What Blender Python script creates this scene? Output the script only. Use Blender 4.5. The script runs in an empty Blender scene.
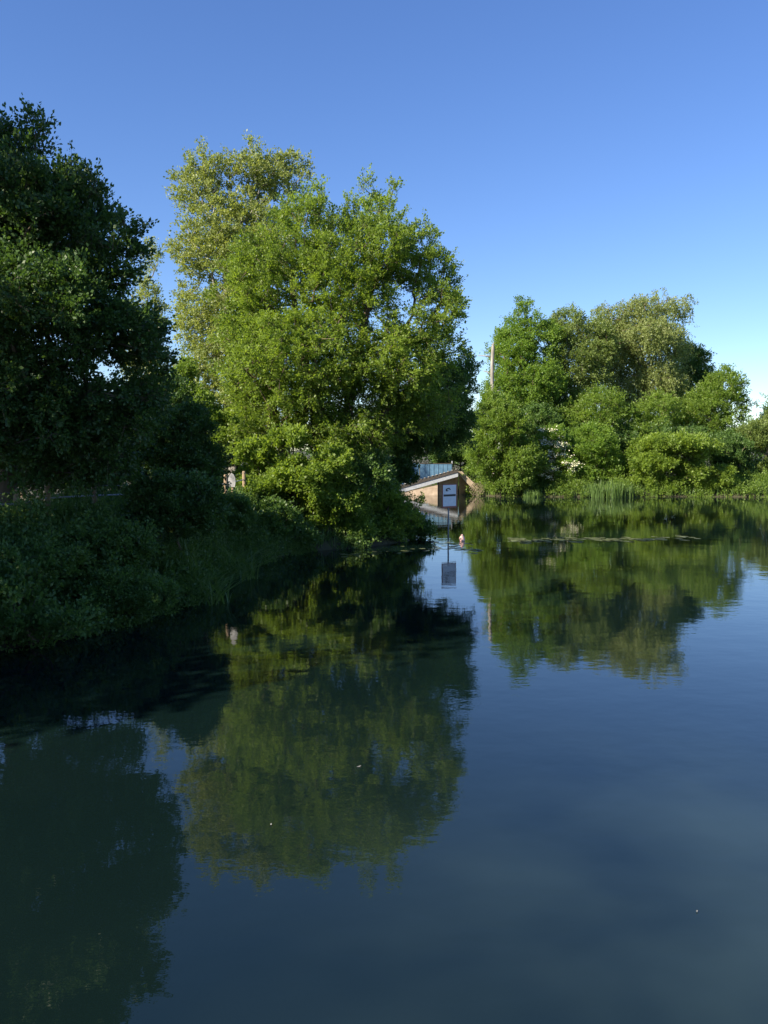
import bpy, bmesh, math, random
import numpy as np
from mathutils import Vector

# ------------------------------------------------------------------ camera, sky, sun, exposure
F = 830.0                      # focal length in photo pixels
CZ = 3.5                       # eye height above the water
TH = math.atan(62.0 / F)       # camera looks slightly down
SC = bpy.context.scene
cam_d = bpy.data.cameras.new("camera")
cam = bpy.data.objects.new("camera", cam_d)
SC.collection.objects.link(cam)
cam.location = (0, 0, CZ)
cam.rotation_euler = (math.radians(90) - TH, 0, 0)
cam_d.sensor_width = 36.0
cam_d.lens = F / 1024.0 * 36.0
cam_d.clip_end = 3000
cam_d.clip_start = 0.05
SC.camera = cam

SUN_EL = math.radians(30)
SX, SY = -0.82, -0.57
sun_az = math.atan2(SX, SY)
world = bpy.data.worlds.new("World")
SC.world = world
world.use_nodes = True
wn = world.node_tree
sky = wn.nodes.new("ShaderNodeTexSky")
sky.sky_type = 'NISHITA'
sky.sun_disc = False
sky.sun_elevation = SUN_EL
sky.sun_rotation = sun_az
sky.altitude = 50
sky.air_density = 1.0
sky.dust_density = 0.0
sky.ozone_density = 5.0
bgn = wn.nodes["Background"]
hs = wn.nodes.new("ShaderNodeHueSaturation")
hs.inputs["Saturation"].default_value = 1.14
hs.inputs["Hue"].default_value = 0.514
gm = wn.nodes.new("ShaderNodeGamma"); gm.inputs[1].default_value = 0.90
wn.links.new(sky.outputs[0], hs.inputs["Color"])
wn.links.new(hs.outputs[0], gm.inputs[0]); wn.links.new(gm.outputs[0], bgn.inputs[0])
bgn.inputs[1].default_value = 0.093
sd = bpy.data.lights.new("sun", 'SUN')
sd.energy = 5.0
sd.angle = math.radians(0.5)
sd.color = (1.0, 0.88, 0.70)
sun = bpy.data.objects.new("sun", sd)
SC.collection.objects.link(sun)
ce = math.cos(SUN_EL)
n_ = math.hypot(SX, SY)
sdir = Vector((SX / n_ * ce, SY / n_ * ce, math.sin(SUN_EL)))
sun.rotation_euler = sdir.to_track_quat('Z', 'Y').to_euler()
sun.location = sdir * 60
SC.view_settings.view_transform = 'Standard'
SC.view_settings.look = 'None'
SC.view_settings.gamma = 1
SC.view_settings.use_curve_mapping = False
SC.view_settings.exposure = 1.28
SC.render.engine = 'CYCLES'
SC.cycles.max_bounces = 8
SC.cycles.transparent_max_bounces = 8
SC.cycles.use_denoising = True

# ------------------------------------------------------------------ helpers
def at(px, py, D):
    """world point at forward distance D seen at photo pixel px,py"""
    x = (px - 384) / F; y = -(py - 512) / F
    dy = math.cos(TH) + y * math.sin(TH)
    dz = -math.sin(TH) + y * math.cos(TH)
    k = D / dy
    return (x * k, D, CZ + dz * k)

def tag(o, label=None, cat=None, group=None, kind=None):
    if label: o["label"] = label
    if cat: o["category"] = cat
    if group: o["group"] = group
    if kind: o["kind"] = kind
    return o

def empty(name, loc, label, cat, group=None, rz=0):
    o = bpy.data.objects.new(name, None)
    SC.collection.objects.link(o)
    o.location = loc
    o.rotation_euler = (0, 0, rz)
    o.empty_display_size = 0.3
    return tag(o, label, cat, group)

def np_mesh(name, V, Fq, mat, parent=None, tint=None, smooth=False, origin=(0, 0, 0)):
    """V (n,3) float, Fq (m,k) int, k = 3 or 4; V in world coords, origin is subtracted"""
    me = bpy.data.meshes.new(name)
    V = np.asarray(V, dtype=np.float32) - np.asarray(origin, dtype=np.float32)
    Fq = np.asarray(Fq, dtype=np.int32)
    m, k = Fq.shape
    me.vertices.add(len(V)); me.vertices.foreach_set("co", V.ravel())
    me.loops.add(m * k); me.loops.foreach_set("vertex_index", Fq.ravel())
    me.polygons.add(m)
    me.polygons.foreach_set("loop_start", np.arange(0, m * k, k, dtype=np.int32))
    me.polygons.foreach_set("loop_total", np.full(m, k, dtype=np.int32))
    if smooth:
        me.polygons.foreach_set("use_smooth", np.ones(m, dtype=bool))
    me.update(calc_edges=True)
    if tint is not None:
        a = me.attributes.new("tint", 'FLOAT', 'FACE')
        a.data.foreach_set("value", np.asarray(tint, dtype=np.float32))
    me.materials.append(mat)
    o = bpy.data.objects.new(name, me)
    SC.collection.objects.link(o)
    if parent is not None:
        o.parent = parent
    else:
        o.location = origin
    return o

def bm_obj(name, bm, mat, parent=None, smooth=False):
    me = bpy.data.meshes.new(name)
    bmesh.ops.recalc_face_normals(bm, faces=bm.faces)
    if smooth:
        for f in bm.faces: f.smooth = True
    bm.to_mesh(me); bm.free()
    me.materials.append(mat)
    o = bpy.data.objects.new(name, me)
    SC.collection.objects.link(o)
    if parent is not None: o.parent = parent
    return o

def add_box(bm, c, s, rz=0.0, bevel=0.0, tilt=None):
    r = bmesh.ops.create_cube(bm, size=1.0)
    vs = r["verts"]
    for v in vs:
        x, y, z = v.co.x * s[0], v.co.y * s[1], v.co.z * s[2]
        if tilt: z += x * tilt
        v.co = Vector((c[0] + x * math.cos(rz) - y * math.sin(rz), c[1] + x * math.sin(rz) + y * math.cos(rz), c[2] + z))
    if bevel:
        es = list({e for v in vs for e in v.link_edges})
        bmesh.ops.bevel(bm, geom=es, offset=bevel, segments=2, affect='EDGES', profile=0.6)

def add_prism(bm, pts, d):
    """pts: list of Vector, extruded along vector d"""
    a = [bm.verts.new(p) for p in pts]
    b = [bm.verts.new(Vector(p) + Vector(d)) for p in pts]
    n = len(pts)
    bm.faces.new(a); bm.faces.new(b[::-1])
    for i in range(n):
        bm.faces.new((a[i], a[(i + 1) % n], b[(i + 1) % n], b[i]))

def add_tube(bm, path, radii, seg=8):
    rings = []
    n = len(path)
    for i, p in enumerate(path):
        p = Vector(p)
        d = (Vector(path[min(i + 1, n - 1)]) - Vector(path[max(i - 1, 0)])).normalized()
        u = d.cross(Vector((0.31, 0.95, 0.05))).normalized()
        w = d.cross(u)
        rings.append([bm.verts.new(p + (u * math.cos(t) + w * math.sin(t)) * radii[i]) for t in [2 * math.pi * k / seg for k in range(seg)]])
    for a, b in zip(rings, rings[1:]):
        for k in range(seg):
            bm.faces.new((a[k], a[(k + 1) % seg], b[(k + 1) % seg], b[k]))
    bm.faces.new(rings[0]); bm.faces.new(rings[-1][::-1])

# ------------------------------------------------------------------ materials
def new_mat(name):
    m = bpy.data.materials.new(name); m.use_nodes = True
    nt = m.node_tree
    return m, nt, nt.nodes["Principled BSDF"]

def node(nt, t, **kw):
    n = nt.nodes.new(t)
    for k, v in kw.items(): setattr(n, k, v)
    return n

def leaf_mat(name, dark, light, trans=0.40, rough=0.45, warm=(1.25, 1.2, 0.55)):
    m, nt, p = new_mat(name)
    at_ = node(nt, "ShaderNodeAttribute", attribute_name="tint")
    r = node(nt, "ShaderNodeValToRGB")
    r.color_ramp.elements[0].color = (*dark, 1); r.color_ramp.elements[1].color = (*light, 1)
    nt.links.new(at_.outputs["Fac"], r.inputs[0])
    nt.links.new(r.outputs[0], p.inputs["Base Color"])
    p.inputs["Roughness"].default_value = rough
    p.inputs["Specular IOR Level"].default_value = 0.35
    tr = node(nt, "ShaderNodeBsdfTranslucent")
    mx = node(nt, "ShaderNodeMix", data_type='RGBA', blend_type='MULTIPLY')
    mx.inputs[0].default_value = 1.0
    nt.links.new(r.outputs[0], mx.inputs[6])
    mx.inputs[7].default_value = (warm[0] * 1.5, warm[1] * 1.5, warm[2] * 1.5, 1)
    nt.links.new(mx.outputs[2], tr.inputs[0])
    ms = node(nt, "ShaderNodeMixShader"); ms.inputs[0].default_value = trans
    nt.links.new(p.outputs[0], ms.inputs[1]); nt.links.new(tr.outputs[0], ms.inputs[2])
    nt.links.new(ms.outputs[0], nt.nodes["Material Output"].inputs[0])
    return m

def noise_mat(name, c0, c1, scale=4.0, rough=0.85, bump=0.4, stretch=(1, 1, 1), dist=0.02, metal=0.0, detail=6):
    m, nt, p = new_mat(name)
    tc = node(nt, "ShaderNodeTexCoord"); mp = node(nt, "ShaderNodeMapping")
    mp.inputs["Scale"].default_value = stretch
    nt.links.new(tc.outputs["Object"], mp.inputs[0])
    nz = node(nt, "ShaderNodeTexNoise"); nz.inputs["Scale"].default_value = scale; nz.inputs["Detail"].default_value = detail
    nt.links.new(mp.outputs[0], nz.inputs["Vector"])
    r = node(nt, "ShaderNodeValToRGB")
    r.color_ramp.elements[0].position = 0.3; r.color_ramp.elements[1].position = 0.7
    r.color_ramp.elements[0].color = (*c0, 1); r.color_ramp.elements[1].color = (*c1, 1)
    nt.links.new(nz.outputs[0], r.inputs[0]); nt.links.new(r.outputs[0], p.inputs["Base Color"])
    p.inputs["Roughness"].default_value = rough; p.inputs["Metallic"].default_value = metal
    b = node(nt, "ShaderNodeBump"); b.inputs["Strength"].default_value = bump; b.inputs["Distance"].default_value = dist
    nt.links.new(nz.outputs[0], b.inputs["Height"]); nt.links.new(b.outputs[0], p.inputs["Normal"])
    return m

M_bark = noise_mat("bark", (0.06, 0.045, 0.03), (0.17, 0.13, 0.09), 5, 0.9, 0.8, (1, 1, 0.25))
M_bark_pale = noise_mat("pale_bark", (0.15, 0.14, 0.12), (0.34, 0.32, 0.28), 6, 0.9, 0.8, (1, 1, 0.2))
M_soil = noise_mat("soil", (0.035, 0.028, 0.018), (0.07, 0.075, 0.03), 1.2, 0.95, 0.5, dist=0.08)
M_wood = noise_mat("weathered_wood", (0.20, 0.14, 0.09), (0.36, 0.27, 0.18), 9, 0.8, 0.5, (1, 1, 0.15))
M_steel = noise_mat("galvanised_steel", (0.20, 0.21, 0.22), (0.30, 0.31, 0.32), 12, 0.6, 0.1, metal=0.3)
M_grey_paint = noise_mat("grey_paint", (0.24, 0.26, 0.29), (0.36, 0.38, 0.41), 7, 0.6, 0.15)
M_blue = noise_mat("blue_paint", (0.05, 0.12, 0.20), (0.10, 0.20, 0.30), 3, 0.5, 0.1)
M_dark_timber = noise_mat("tarred_timber", (0.03, 0.026, 0.022), (0.07, 0.06, 0.05), 8, 0.85, 0.3)
M_white = noise_mat("sign_white", (0.66, 0.70, 0.72), (0.78, 0.80, 0.81), 9, 0.45, 0.02)
M_red = noise_mat("sign_red", (0.26, 0.08, 0.06), (0.36, 0.13, 0.10), 9, 0.5, 0.05)
M_black = noise_mat("sign_black", (0.012, 0.012, 0.014), (0.03, 0.03, 0.032), 9, 0.5, 0.02)
M_pink = noise_mat("faded_buoy_plastic", (0.62, 0.36, 0.30), (0.75, 0.52, 0.46), 12, 0.5, 0.05)
M_stone = noise_mat("pale_stone", (0.26, 0.25, 0.23), (0.42, 0.41, 0.38), 9, 0.85, 0.3)
M_petal = noise_mat("cream_blossom", (0.62, 0.60, 0.40), (0.80, 0.78, 0.60), 30, 0.7, 0.1)
M_yellow = noise_mat("yellow_petal", (0.70, 0.55, 0.05), (0.80, 0.66, 0.12), 30, 0.6, 0.1)
M_pad = noise_mat("lily_leaf", (0.13, 0.16, 0.06), (0.26, 0.29, 0.13), 5, 0.35, 0.2)
M_feather = noise_mat("feather_white", (0.35, 0.35, 0.32), (0.5, 0.5, 0.46), 20, 0.7, 0.1)

def brick_mat():
    m, nt, p = new_mat("brick")
    tc = node(nt, "ShaderNodeTexCoord")
    mp = node(nt, "ShaderNodeMapping"); mp.inputs["Rotation"].default_value = (math.radians(90), 0, 0)
    nt.links.new(tc.outputs["Object"], mp.inputs[0])
    b = node(nt, "ShaderNodeTexBrick")
    b.inputs["Scale"].default_value = 1.0
    b.inputs["Brick Width"].default_value = 0.23; b.inputs["Row Height"].default_value = 0.075
    b.inputs["Mortar Size"].default_value = 0.009
    b.inputs["Color1"].default_value = (0.36, 0.20, 0.11, 1); b.inputs["Color2"].default_value = (0.46, 0.29, 0.17, 1)
    b.inputs["Mortar"].default_value = (0.42, 0.37, 0.29, 1)
    nt.links.new(mp.outputs[0], b.inputs[0])
    nz = node(nt, "ShaderNodeTexNoise"); nz.inputs["Scale"].default_value = 2.5; nz.inputs["Detail"].default_value = 5
    nt.links.new(tc.outputs["Object"], nz.inputs["Vector"])
    mx = node(nt, "ShaderNodeMix", data_type='RGBA', blend_type='MULTIPLY'); mx.inputs[0].default_value = 0.55
    r = node(nt, "ShaderNodeValToRGB"); r.color_ramp.elements[0].color = (0.55, 0.5, 0.42, 1); r.color_ramp.elements[1].color = (1.2, 1.15, 1.0, 1)
    r.color_ramp.elements[0].position = .3; r.color_ramp.elements[1].position = .7
    nt.links.new(nz.outputs[0], r.inputs[0])
    nt.links.new(b.outputs["Color"], mx.inputs[6]); nt.links.new(r.outputs[0], mx.inputs[7])
    nt.links.new(mx.outputs[2], p.inputs["Base Color"])
    p.inputs["Roughness"].default_value = 0.9
    bp = node(nt, "ShaderNodeBump"); bp.inputs["Strength"].default_value = 0.5; bp.inputs["Distance"].default_value = 0.01
    nt.links.new(b.outputs["Fac"], bp.inputs["Height"]); bp.invert = True
    nt.links.new(bp.outputs[0], p.inputs["Normal"])
    return m
M_brick = brick_mat()

M_sand = noise_mat("sandstone", (0.25, 0.20, 0.14), (0.38, 0.31, 0.23), 5, 0.9, 0.4)
M_sand_brick = noise_mat("rendered_brick", (0.30, 0.23, 0.165), (0.48, 0.38, 0.28), 3, 0.9, 0.4)

def water_mat():
    m, nt, p = new_mat("pond_water")
    tc = node(nt, "ShaderNodeTexCoord")
    def noise(scale, stretch, detail=3, rough=0.5, distort=0.0):
        mp = node(nt, "ShaderNodeMapping"); mp.inputs["Scale"].default_value = stretch
        nt.links.new(tc.outputs["Object"], mp.inputs[0])
        nz = node(nt, "ShaderNodeTexNoise")
        nz.inputs["Scale"].default_value = scale; nz.inputs["Detail"].default_value = detail
        nz.inputs["Roughness"].default_value = rough; nz.inputs["Distortion"].default_value = distort
        nt.links.new(mp.outputs[0], nz.inputs["Vector"])
        return nz
    # silt clouds hanging in the water: colour of the turbid water itself
    cl = noise(0.42, (1, 1, 1), 3, 0.5, 0.2)
    r = node(nt, "ShaderNodeValToRGB")
    r.color_ramp.elements[0].position = 0.30; r.color_ramp.elements[1].position = 0.85
    r.color_ramp.elements[0].color = (0, 0, 0, 1); r.color_ramp.elements[1].color = (1, 1, 1, 1)
    nt.links.new(cl.outputs[0], r.inputs[0])
    sp = node(nt, "ShaderNodeVectorMath", operation='DISTANCE')
    nt.links.new(tc.outputs["Object"], sp.inputs[0]); sp.inputs[1].default_value = (4.2, 5.2, 0)
    mr = node(nt, "ShaderNodeMapRange"); mr.interpolation_type = 'SMOOTHERSTEP'
    mr.inputs[1].default_value = 7.0; mr.inputs[2].default_value = 0.3; mr.inputs[3].default_value = 0.0; mr.inputs[4].default_value = 1.0
    nt.links.new(sp.outputs["Value"], mr.inputs[0])
    mu = node(nt, "ShaderNodeMath", operation='MULTIPLY')
    nt.links.new(r.outputs[0], mu.inputs[0]); nt.links.new(mr.outputs[0], mu.inputs[1])
    ad = node(nt, "ShaderNodeMath", operation='MULTIPLY_ADD')
    nt.links.new(r.outputs[0], ad.inputs[0]); ad.inputs[1].default_value = 0.04
    nt.links.new(mu.outputs[0], ad.inputs[2])
    mx = node(nt, "ShaderNodeMix", data_type='RGBA')
    nt.links.new(ad.outputs[0], mx.inputs[0])
    mx.inputs[6].default_value = (0.0032, 0.0094, 0.0090, 1); mx.inputs[7].default_value = (0.034, 0.058, 0.052, 1)
    nt.links.new(mx.outputs[2], p.inputs["Base Color"])
    p.inputs["Roughness"].default_value = 0.015
    p.inputs["IOR"].default_value = 1.56
    a = noise(1.1, (0.75, 1.0, 1), 2, 0.5)
    b = noise(5.5, (0.7, 1.0, 1), 3, 0.55)
    patch = noise(0.12, (1, 1, 1), 2)          # calm and ruffled areas
    pr = node(nt, "ShaderNodeMapRange"); pr.inputs[1].default_value = 0.35; pr.inputs[2].default_value = 0.65
    pr.inputs[3].default_value = 0.35; pr.inputs[4].default_value = 1.0
    nt.links.new(patch.outputs[0], pr.inputs[0])
    b1 = node(nt, "ShaderNodeBump"); b1.inputs["Strength"].default_value = 1.0; b1.inputs["Distance"].default_value = 0.0042
    nt.links.new(a.outputs[0], b1.inputs["Height"])
    b2 = node(nt, "ShaderNodeBump"); b2.inputs["Distance"].default_value = 0.0018
    nt.links.new(pr.outputs[0], b2.inputs["Strength"])
    nt.links.new(b.outputs[0], b2.inputs["Height"]); nt.links.new(b1.outputs[0], b2.inputs["Normal"])
    nt.links.new(b2.outputs[0], p.inputs["Normal"])
    return m
M_water = water_mat()

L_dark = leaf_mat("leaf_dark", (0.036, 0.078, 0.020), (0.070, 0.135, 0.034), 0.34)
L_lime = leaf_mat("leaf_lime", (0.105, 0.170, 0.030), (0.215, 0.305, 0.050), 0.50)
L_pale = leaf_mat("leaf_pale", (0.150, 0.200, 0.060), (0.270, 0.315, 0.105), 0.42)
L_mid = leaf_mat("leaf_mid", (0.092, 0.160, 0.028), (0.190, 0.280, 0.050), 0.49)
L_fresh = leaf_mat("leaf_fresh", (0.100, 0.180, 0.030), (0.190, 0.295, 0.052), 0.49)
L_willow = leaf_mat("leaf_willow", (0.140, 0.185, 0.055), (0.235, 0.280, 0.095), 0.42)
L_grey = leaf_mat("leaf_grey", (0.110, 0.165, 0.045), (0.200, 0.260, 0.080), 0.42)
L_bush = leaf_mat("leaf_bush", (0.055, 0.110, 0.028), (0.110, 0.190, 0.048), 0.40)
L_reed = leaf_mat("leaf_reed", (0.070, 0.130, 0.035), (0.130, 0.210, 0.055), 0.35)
L_straw = leaf_mat("leaf_straw", (0.150, 0.130, 0.060), (0.260, 0.220, 0.110), 0.30)

# ------------------------------------------------------------------ foliage growing
def unit(v):
    return v / np.maximum(np.linalg.norm(v, axis=1, keepdims=True), 1e-9)

def leaf_quads(rng, pos, axis, L, width=0.33, flat=0.4):
    """diamond leaves: pos base, axis direction, L length array"""
    n = len(pos)
    up = rng.normal(size=(n, 3)) * 0.75; up[:, 2] += flat
    up = unit(up)
    a = unit(axis + rng.normal(size=(n, 3)) * 0.45)
    b = unit(np.cross(up, a))
    nn = np.cross(a, b)
    L = L[:, None]
    V = np.empty((n, 4, 3), dtype=np.float32)
    V[:, 0] = pos
    V[:, 1] = pos + a * L * 0.48 + b * L * width + nn * L * 0.07
    V[:, 2] = pos + a * L
    V[:, 3] = pos + a * L * 0.48 - b * L * width + nn * L * 0.07
    return V.reshape(-1, 3), np.arange(n * 4, dtype=np.int32).reshape(n, 4)

def sprays(rng, C, R, out, shoots, per, L, up=0.25, outw=0.7, droop=0.0, hang=0.0, squash=0.75):
    """leaves along short twigs around clump centres"""
    N = len(C)
    d = rng.normal(size=(N * shoots, 3))
    d = unit(d); d[:, 2] *= squash
    o = np.repeat(out, shoots, axis=0)
    d = d + o * outw; d[:, 2] += up
    d = unit(d)
    Ln = np.repeat(R, shoots) * rng.uniform(0.45, 1.25, N * shoots)
    c0 = np.repeat(C, shoots, axis=0) + rng.normal(size=(N * shoots, 3)) * np.repeat(R, shoots)[:, None] * 0.22
    M = N * shoots * per
    dd = np.repeat(d, per, axis=0); LL = np.repeat(Ln, per); cc = np.repeat(c0, per, axis=0)
    t = rng.uniform(0.08, 1, M) ** 0.75
    s = (t * LL)[:, None]
    p = cc + dd * s + rng.normal(size=(M, 3)) * (L * 0.55)
    p[:, 2] -= droop * (t * LL) ** 2
    if hang:                                   # weeping shoots fall under the clump
        p[:, 2] -= hang * np.repeat(rng.uniform(0.2, 1, N * shoots), per) * t
        dd = dd * 0.3 + np.array([0, 0, -1.0])
    tint = np.repeat(rng.normal(0.5, 0.17, N), shoots * per) + np.repeat(rng.normal(0, .08, N * shoots), per) + rng.normal(0, 0.10, M)
    V, Q = leaf_quads(rng, p, dd, L * rng.uniform(0.6, 1.35, M))
    return V, Q, np.clip(tint, 0, 1), (c0, d, Ln)

def clump_points(rng, lobes, n, inner=0.6):
    """lobes (m,6): centre, radii.  spread points with gaps, mostly towards the outside"""
    lobes = np.array(lobes, dtype=float)
    vol = lobes[:, 3] * lobes[:, 4] * lobes[:, 5]
    V = 4.19 * vol.sum() * 0.75
    sp = (V / n) ** (1 / 3)
    cand = []
    K = n * 14
    idx = rng.choice(len(lobes), K, p=vol / vol.sum())
    u = unit(rng.normal(size=(K, 3))) * (rng.uniform(0, 1, K) ** (1 / 3.6))[:, None]
    wob = (rng.uniform(0.86, 1.08, K) + 0.22 * (rng.uniform(size=K) < 0.09))[:, None]
    P = lobes[idx, :3] + u * lobes[idx, 3:] * wob
    depth = np.zeros(K)
    for l in lobes:
        r = np.linalg.norm((P - l[:3]) / l[3:], axis=1)
        depth = np.maximum(depth, 1 - r)
    keep = (depth < inner) | (rng.uniform(size=K) < 0.25)
    P = P[keep]
    out = np.empty((n, 3)); m = 0; dm = sp * 0.72
    for p in P:
        if m and np.min(np.sum((out[:m] - p) ** 2, axis=1)) < dm * dm: continue
        out[m] = p; m += 1
        if m == n: break
    return out[:m], sp

def skeleton(rng, stems, P, tip=0.012, base_r=0.25, seg=6, expo=2.2, pen=0.28):
    """stems: polylines (k,3). joins each clump to the nearest limb; returns tube mesh"""
    nodes = []; par = []; plen = []
    for st in stems:
        st = np.array(st, dtype=float)
        for i, p in enumerate(st):
            nodes.append(p)
            if i == 0: par.append(-1); plen.append(0.0)
            else:
                par.append(len(nodes) - 2); plen.append(plen[-1] + np.linalg.norm(st[i] - st[i - 1]))
    nst = len(nodes)
    base = np.array(stems[0][0])
    order = np.argsort(np.linalg.norm(P - base, axis=1))
    cap = nst + len(P) * 3
    A = np.zeros((cap, 3)); A[:nst] = nodes; PL = np.zeros(cap); PL[:nst] = plen
    m = nst; leafnode = []
    for i in order:
        p = P[i]
        d = np.linalg.norm(A[:m] - p, axis=1)
        cost = d + pen * PL[:m] + np.where(A[:m, 2] > p[2] + 0.3, 1.2 * (A[:m, 2] - p[2]), 0)
        j = int(np.argmin(cost))
        q = A[j]; L = np.linalg.norm(p - q); last = j
        k = 2 if L > 0.8 else 1
        for s in range(1, k + 1):
            t = s / k
            x = q + (p - q) * t
            if s < k: x = x + rng.normal(size=3) * L * 0.07 + np.array([0, 0, L * 0.06])
            A[m] = x; PL[m] = PL[last] + L / k; par.append(last); last = m; m += 1
    par = np.array(par); ch = np.zeros(m); rad = np.zeros(m)
    for i in range(m - 1, -1, -1):
        rad[i] = max(tip, ch[i] ** (1 / expo))
        if par[i] >= 0: ch[par[i]] += rad[i] ** expo
    r0 = max(rad[:nst].max(), 1e-6)
    f = base_r / r0
    rad = np.maximum(rad * np.where(rad > tip * 1.5, 1 + (f - 1) * np.clip((rad - tip) / (r0 - tip + 1e-9), 0, 1) ** 0.6, 1), tip)
    segs = np.array([(par[i], i) for i in range(m) if par[i] >= 0])
    a = A[segs[:, 0]]; b = A[segs[:, 1]]
    ra = rad[segs[:, 0]].copy(); rb = rad[segs[:, 1]]
    ra = np.where(ra > rb * 1.6, np.minimum(ra, rb * 1.35), ra)
    # the stems keep their own full thickness
    for k, (x, y) in enumerate(segs):
        if y < nst: ra[k] = rad[x]
    # root flare
    d = unit(b - a)
    u = unit(np.cross(d, np.array([0.31, 0.93, 0.2]))); w = np.cross(d, u)
    th = np.arange(seg) / seg * 2 * np.pi
    ring = (u[:, None, :] * np.cos(th)[None, :, None] + w[:, None, :] * np.sin(th)[None, :, None])
    Va = a[:, None, :] + ring * ra[:, None, None]; Vb = b[:, None, :] + ring * rb[:, None, None]
    V = np.concatenate([Va, Vb], axis=1).reshape(-1, 3)
    k = np.arange(seg); q = np.stack([k, (k + 1) % seg, seg + (k + 1) % seg, seg + k], axis=1)
    Fq = (np.arange(len(segs))[:, None, None] * 2 * seg + q[None]).reshape(-1, 4)
    return V, Fq

def px_lobes(D, L, depth=1.15):
    """lobes given as photo px, py, rx, ry [, dD [, depth radius factor]] at distance D"""
    out = []
    for l in L:
        px, py, rx, ry = l[:4]
        dD = l[4] if len(l) > 4 else 0
        df = l[5] if len(l) > 5 else depth
        c = at(px, py, D + dD); k = (D + dD) / F
        out.append((c[0], c[1], c[2], rx * k, rx * k * df, ry * k))
    return out

SEED = [7]
def plant(name, label, cat, base, lobes, n, L, mat, bark=M_bark, shoots=9, per=14, base_r=0.2, stems=None,
          up=0.25, outw=0.7, droop=0.0, hang=0.0, rk=1.0, group=None, crown="crown", trunk="trunk", inner=0.6,
          trunk_top=0.55, tip=0.012, squash=0.75, twigs=0):
    SEED[0] += 1
    rng = np.random.default_rng(SEED[0])
    lb_ = np.array(lobes, dtype=float)
    sp0 = (4.19 * (lb_[:, 3] * lb_[:, 4] * lb_[:, 5]).sum() * 0.75 / n) ** (1 / 3)
    lb_[:, 3:] = np.maximum(lb_[:, 3:] - sp0 * 0.5 * rk, lb_[:, 3:] * 0.45)
    P, sp = clump_points(rng, lb_, n, inner)
    cen = np.array(lobes)[:, :3].mean(axis=0)
    out = unit(P - (cen - np.array([0, 0, 0.6])))
    R = np.full(len(P), sp * rk) * rng.uniform(0.75, 1.25, len(P))
    V, Q, tint, tw = sprays(rng, P, R, out, shoots, per, L, up, outw, droop, hang, squash)
    base = np.array(base, dtype=float)
    root = empty(name, tuple(base), label, cat, group)
    if stems is None:
        top = cen.copy(); top[2] = base[2] + (np.array(lobes)[:, 2].max() - base[2]) * trunk_top * 1.3
        mid = (base + top) / 2 + rng.normal(size=3) * 0.03 * np.linalg.norm(top - base)
        q1 = base * 0.75 + mid * 0.25 + rng.normal(size=3) * 0.05
        stems = [[base - np.array([0, 0, 0.3]), base, q1, mid, (mid + top) / 2 + rng.normal(size=3) * 0.1, top]]
    TV, TF = skeleton(rng, stems, P, tip=tip, base_r=base_r)
    t = np_mesh(trunk, TV, TF, bark, root, smooth=True, origin=tuple(base))
    if twigs:                                   # fine twigs carrying the leaves
        c0, d, Ln = tw
        k = rng.uniform(size=len(c0)) < twigs
        a = c0[k]; e = a + d[k] * (Ln[k] * 0.95)[:, None]
        e[:, 2] -= droop * Ln[k] ** 2
        sdv = unit(np.cross(d[k], rng.normal(size=a.shape))); w_ = tip * 0.6
        s2 = np.cross(d[k], sdv)
        VV = np.stack([a + sdv * w_, a - sdv * w_, e, a + s2 * w_, a - s2 * w_, e], axis=1).reshape(-1, 3)
        np_mesh("twigs", VV, np.arange(len(VV)).reshape(-1, 3), bark, root, origin=tuple(base))
    c = np_mesh(crown, V, Q, mat, root, tint=tint, origin=tuple(base))
    return root, P, R

# ------------------------------------------------------------------ terrain and water
def wpt(px, py):
    x = (px - 384) / F; y = -(py - 512) / F
    dy = math.cos(TH) + y * math.sin(TH); dz = -math.sin(TH) + y * math.cos(TH)
    k = -CZ / dz
    return (x * k, dy * k)

shore = [(-11, -40), (-9.0, -5), (-8.2, 4), (-7.6, 9), wpt(-6, 652), wpt(60, 640), wpt(130, 622), wpt(182, 606), wpt(205, 590), wpt(250, 566), wpt(300, 552),
         wpt(360, 548), wpt(410, 541), (1.0, 35.8), (0.3, 39.0), (-1.0, 45.0), (-2.0, 55.0), (-2.5, 67.5), (3.0, 67.8), (6.6, 67.0), (7.2, 63.6), (9.0, 62.2),
         (11.5, 62.0), (16, 61.6), (21, 62.2), (28, 61.8), (36, 62.5), (50, 60), (62, 45), (66, 10), (60, -40)]
PTS = np.array(shore)

def sdist(X, Y):
    """signed distance to the pond outline, negative in the water"""
    P = np.stack([X.ravel(), Y.ravel()], axis=1)
    A = PTS; B = np.roll(PTS, -1, axis=0)
    best = np.full(len(P), 1e9); ins = np.zeros(len(P), dtype=bool)
    for a, b in zip(A, B):
        ab = b - a; t = np.clip(((P - a) @ ab) / (ab @ ab), 0, 1)
        d = np.linalg.norm(P - (a + t[:, None] * ab), axis=1)
        best = np.minimum(best, d)
        c = ((a[1] > P[:, 1]) != (b[1] > P[:, 1]))
        with np.errstate(divide='ignore', invalid='ignore'):
            xi = (b[0] - a[0]) * (P[:, 1] - a[1]) / (b[1] - a[1]) + a[0]
        ins ^= c & (P[:, 0] < xi)
    return np.where(ins, -best, best).reshape(X.shape)

def vnoise(X, Y, s, seed):
    r = np.random.default_rng(seed); out = np.zeros_like(X, dtype=float)
    for k in range(6):
        a = r.uniform(0, 6.28); f = s * r.uniform(0.6, 1.9); ph = r.uniform(0, 6.28)
        out += np.sin((X * math.cos(a) + Y * math.sin(a)) * f + ph)
    return out / 6

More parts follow.
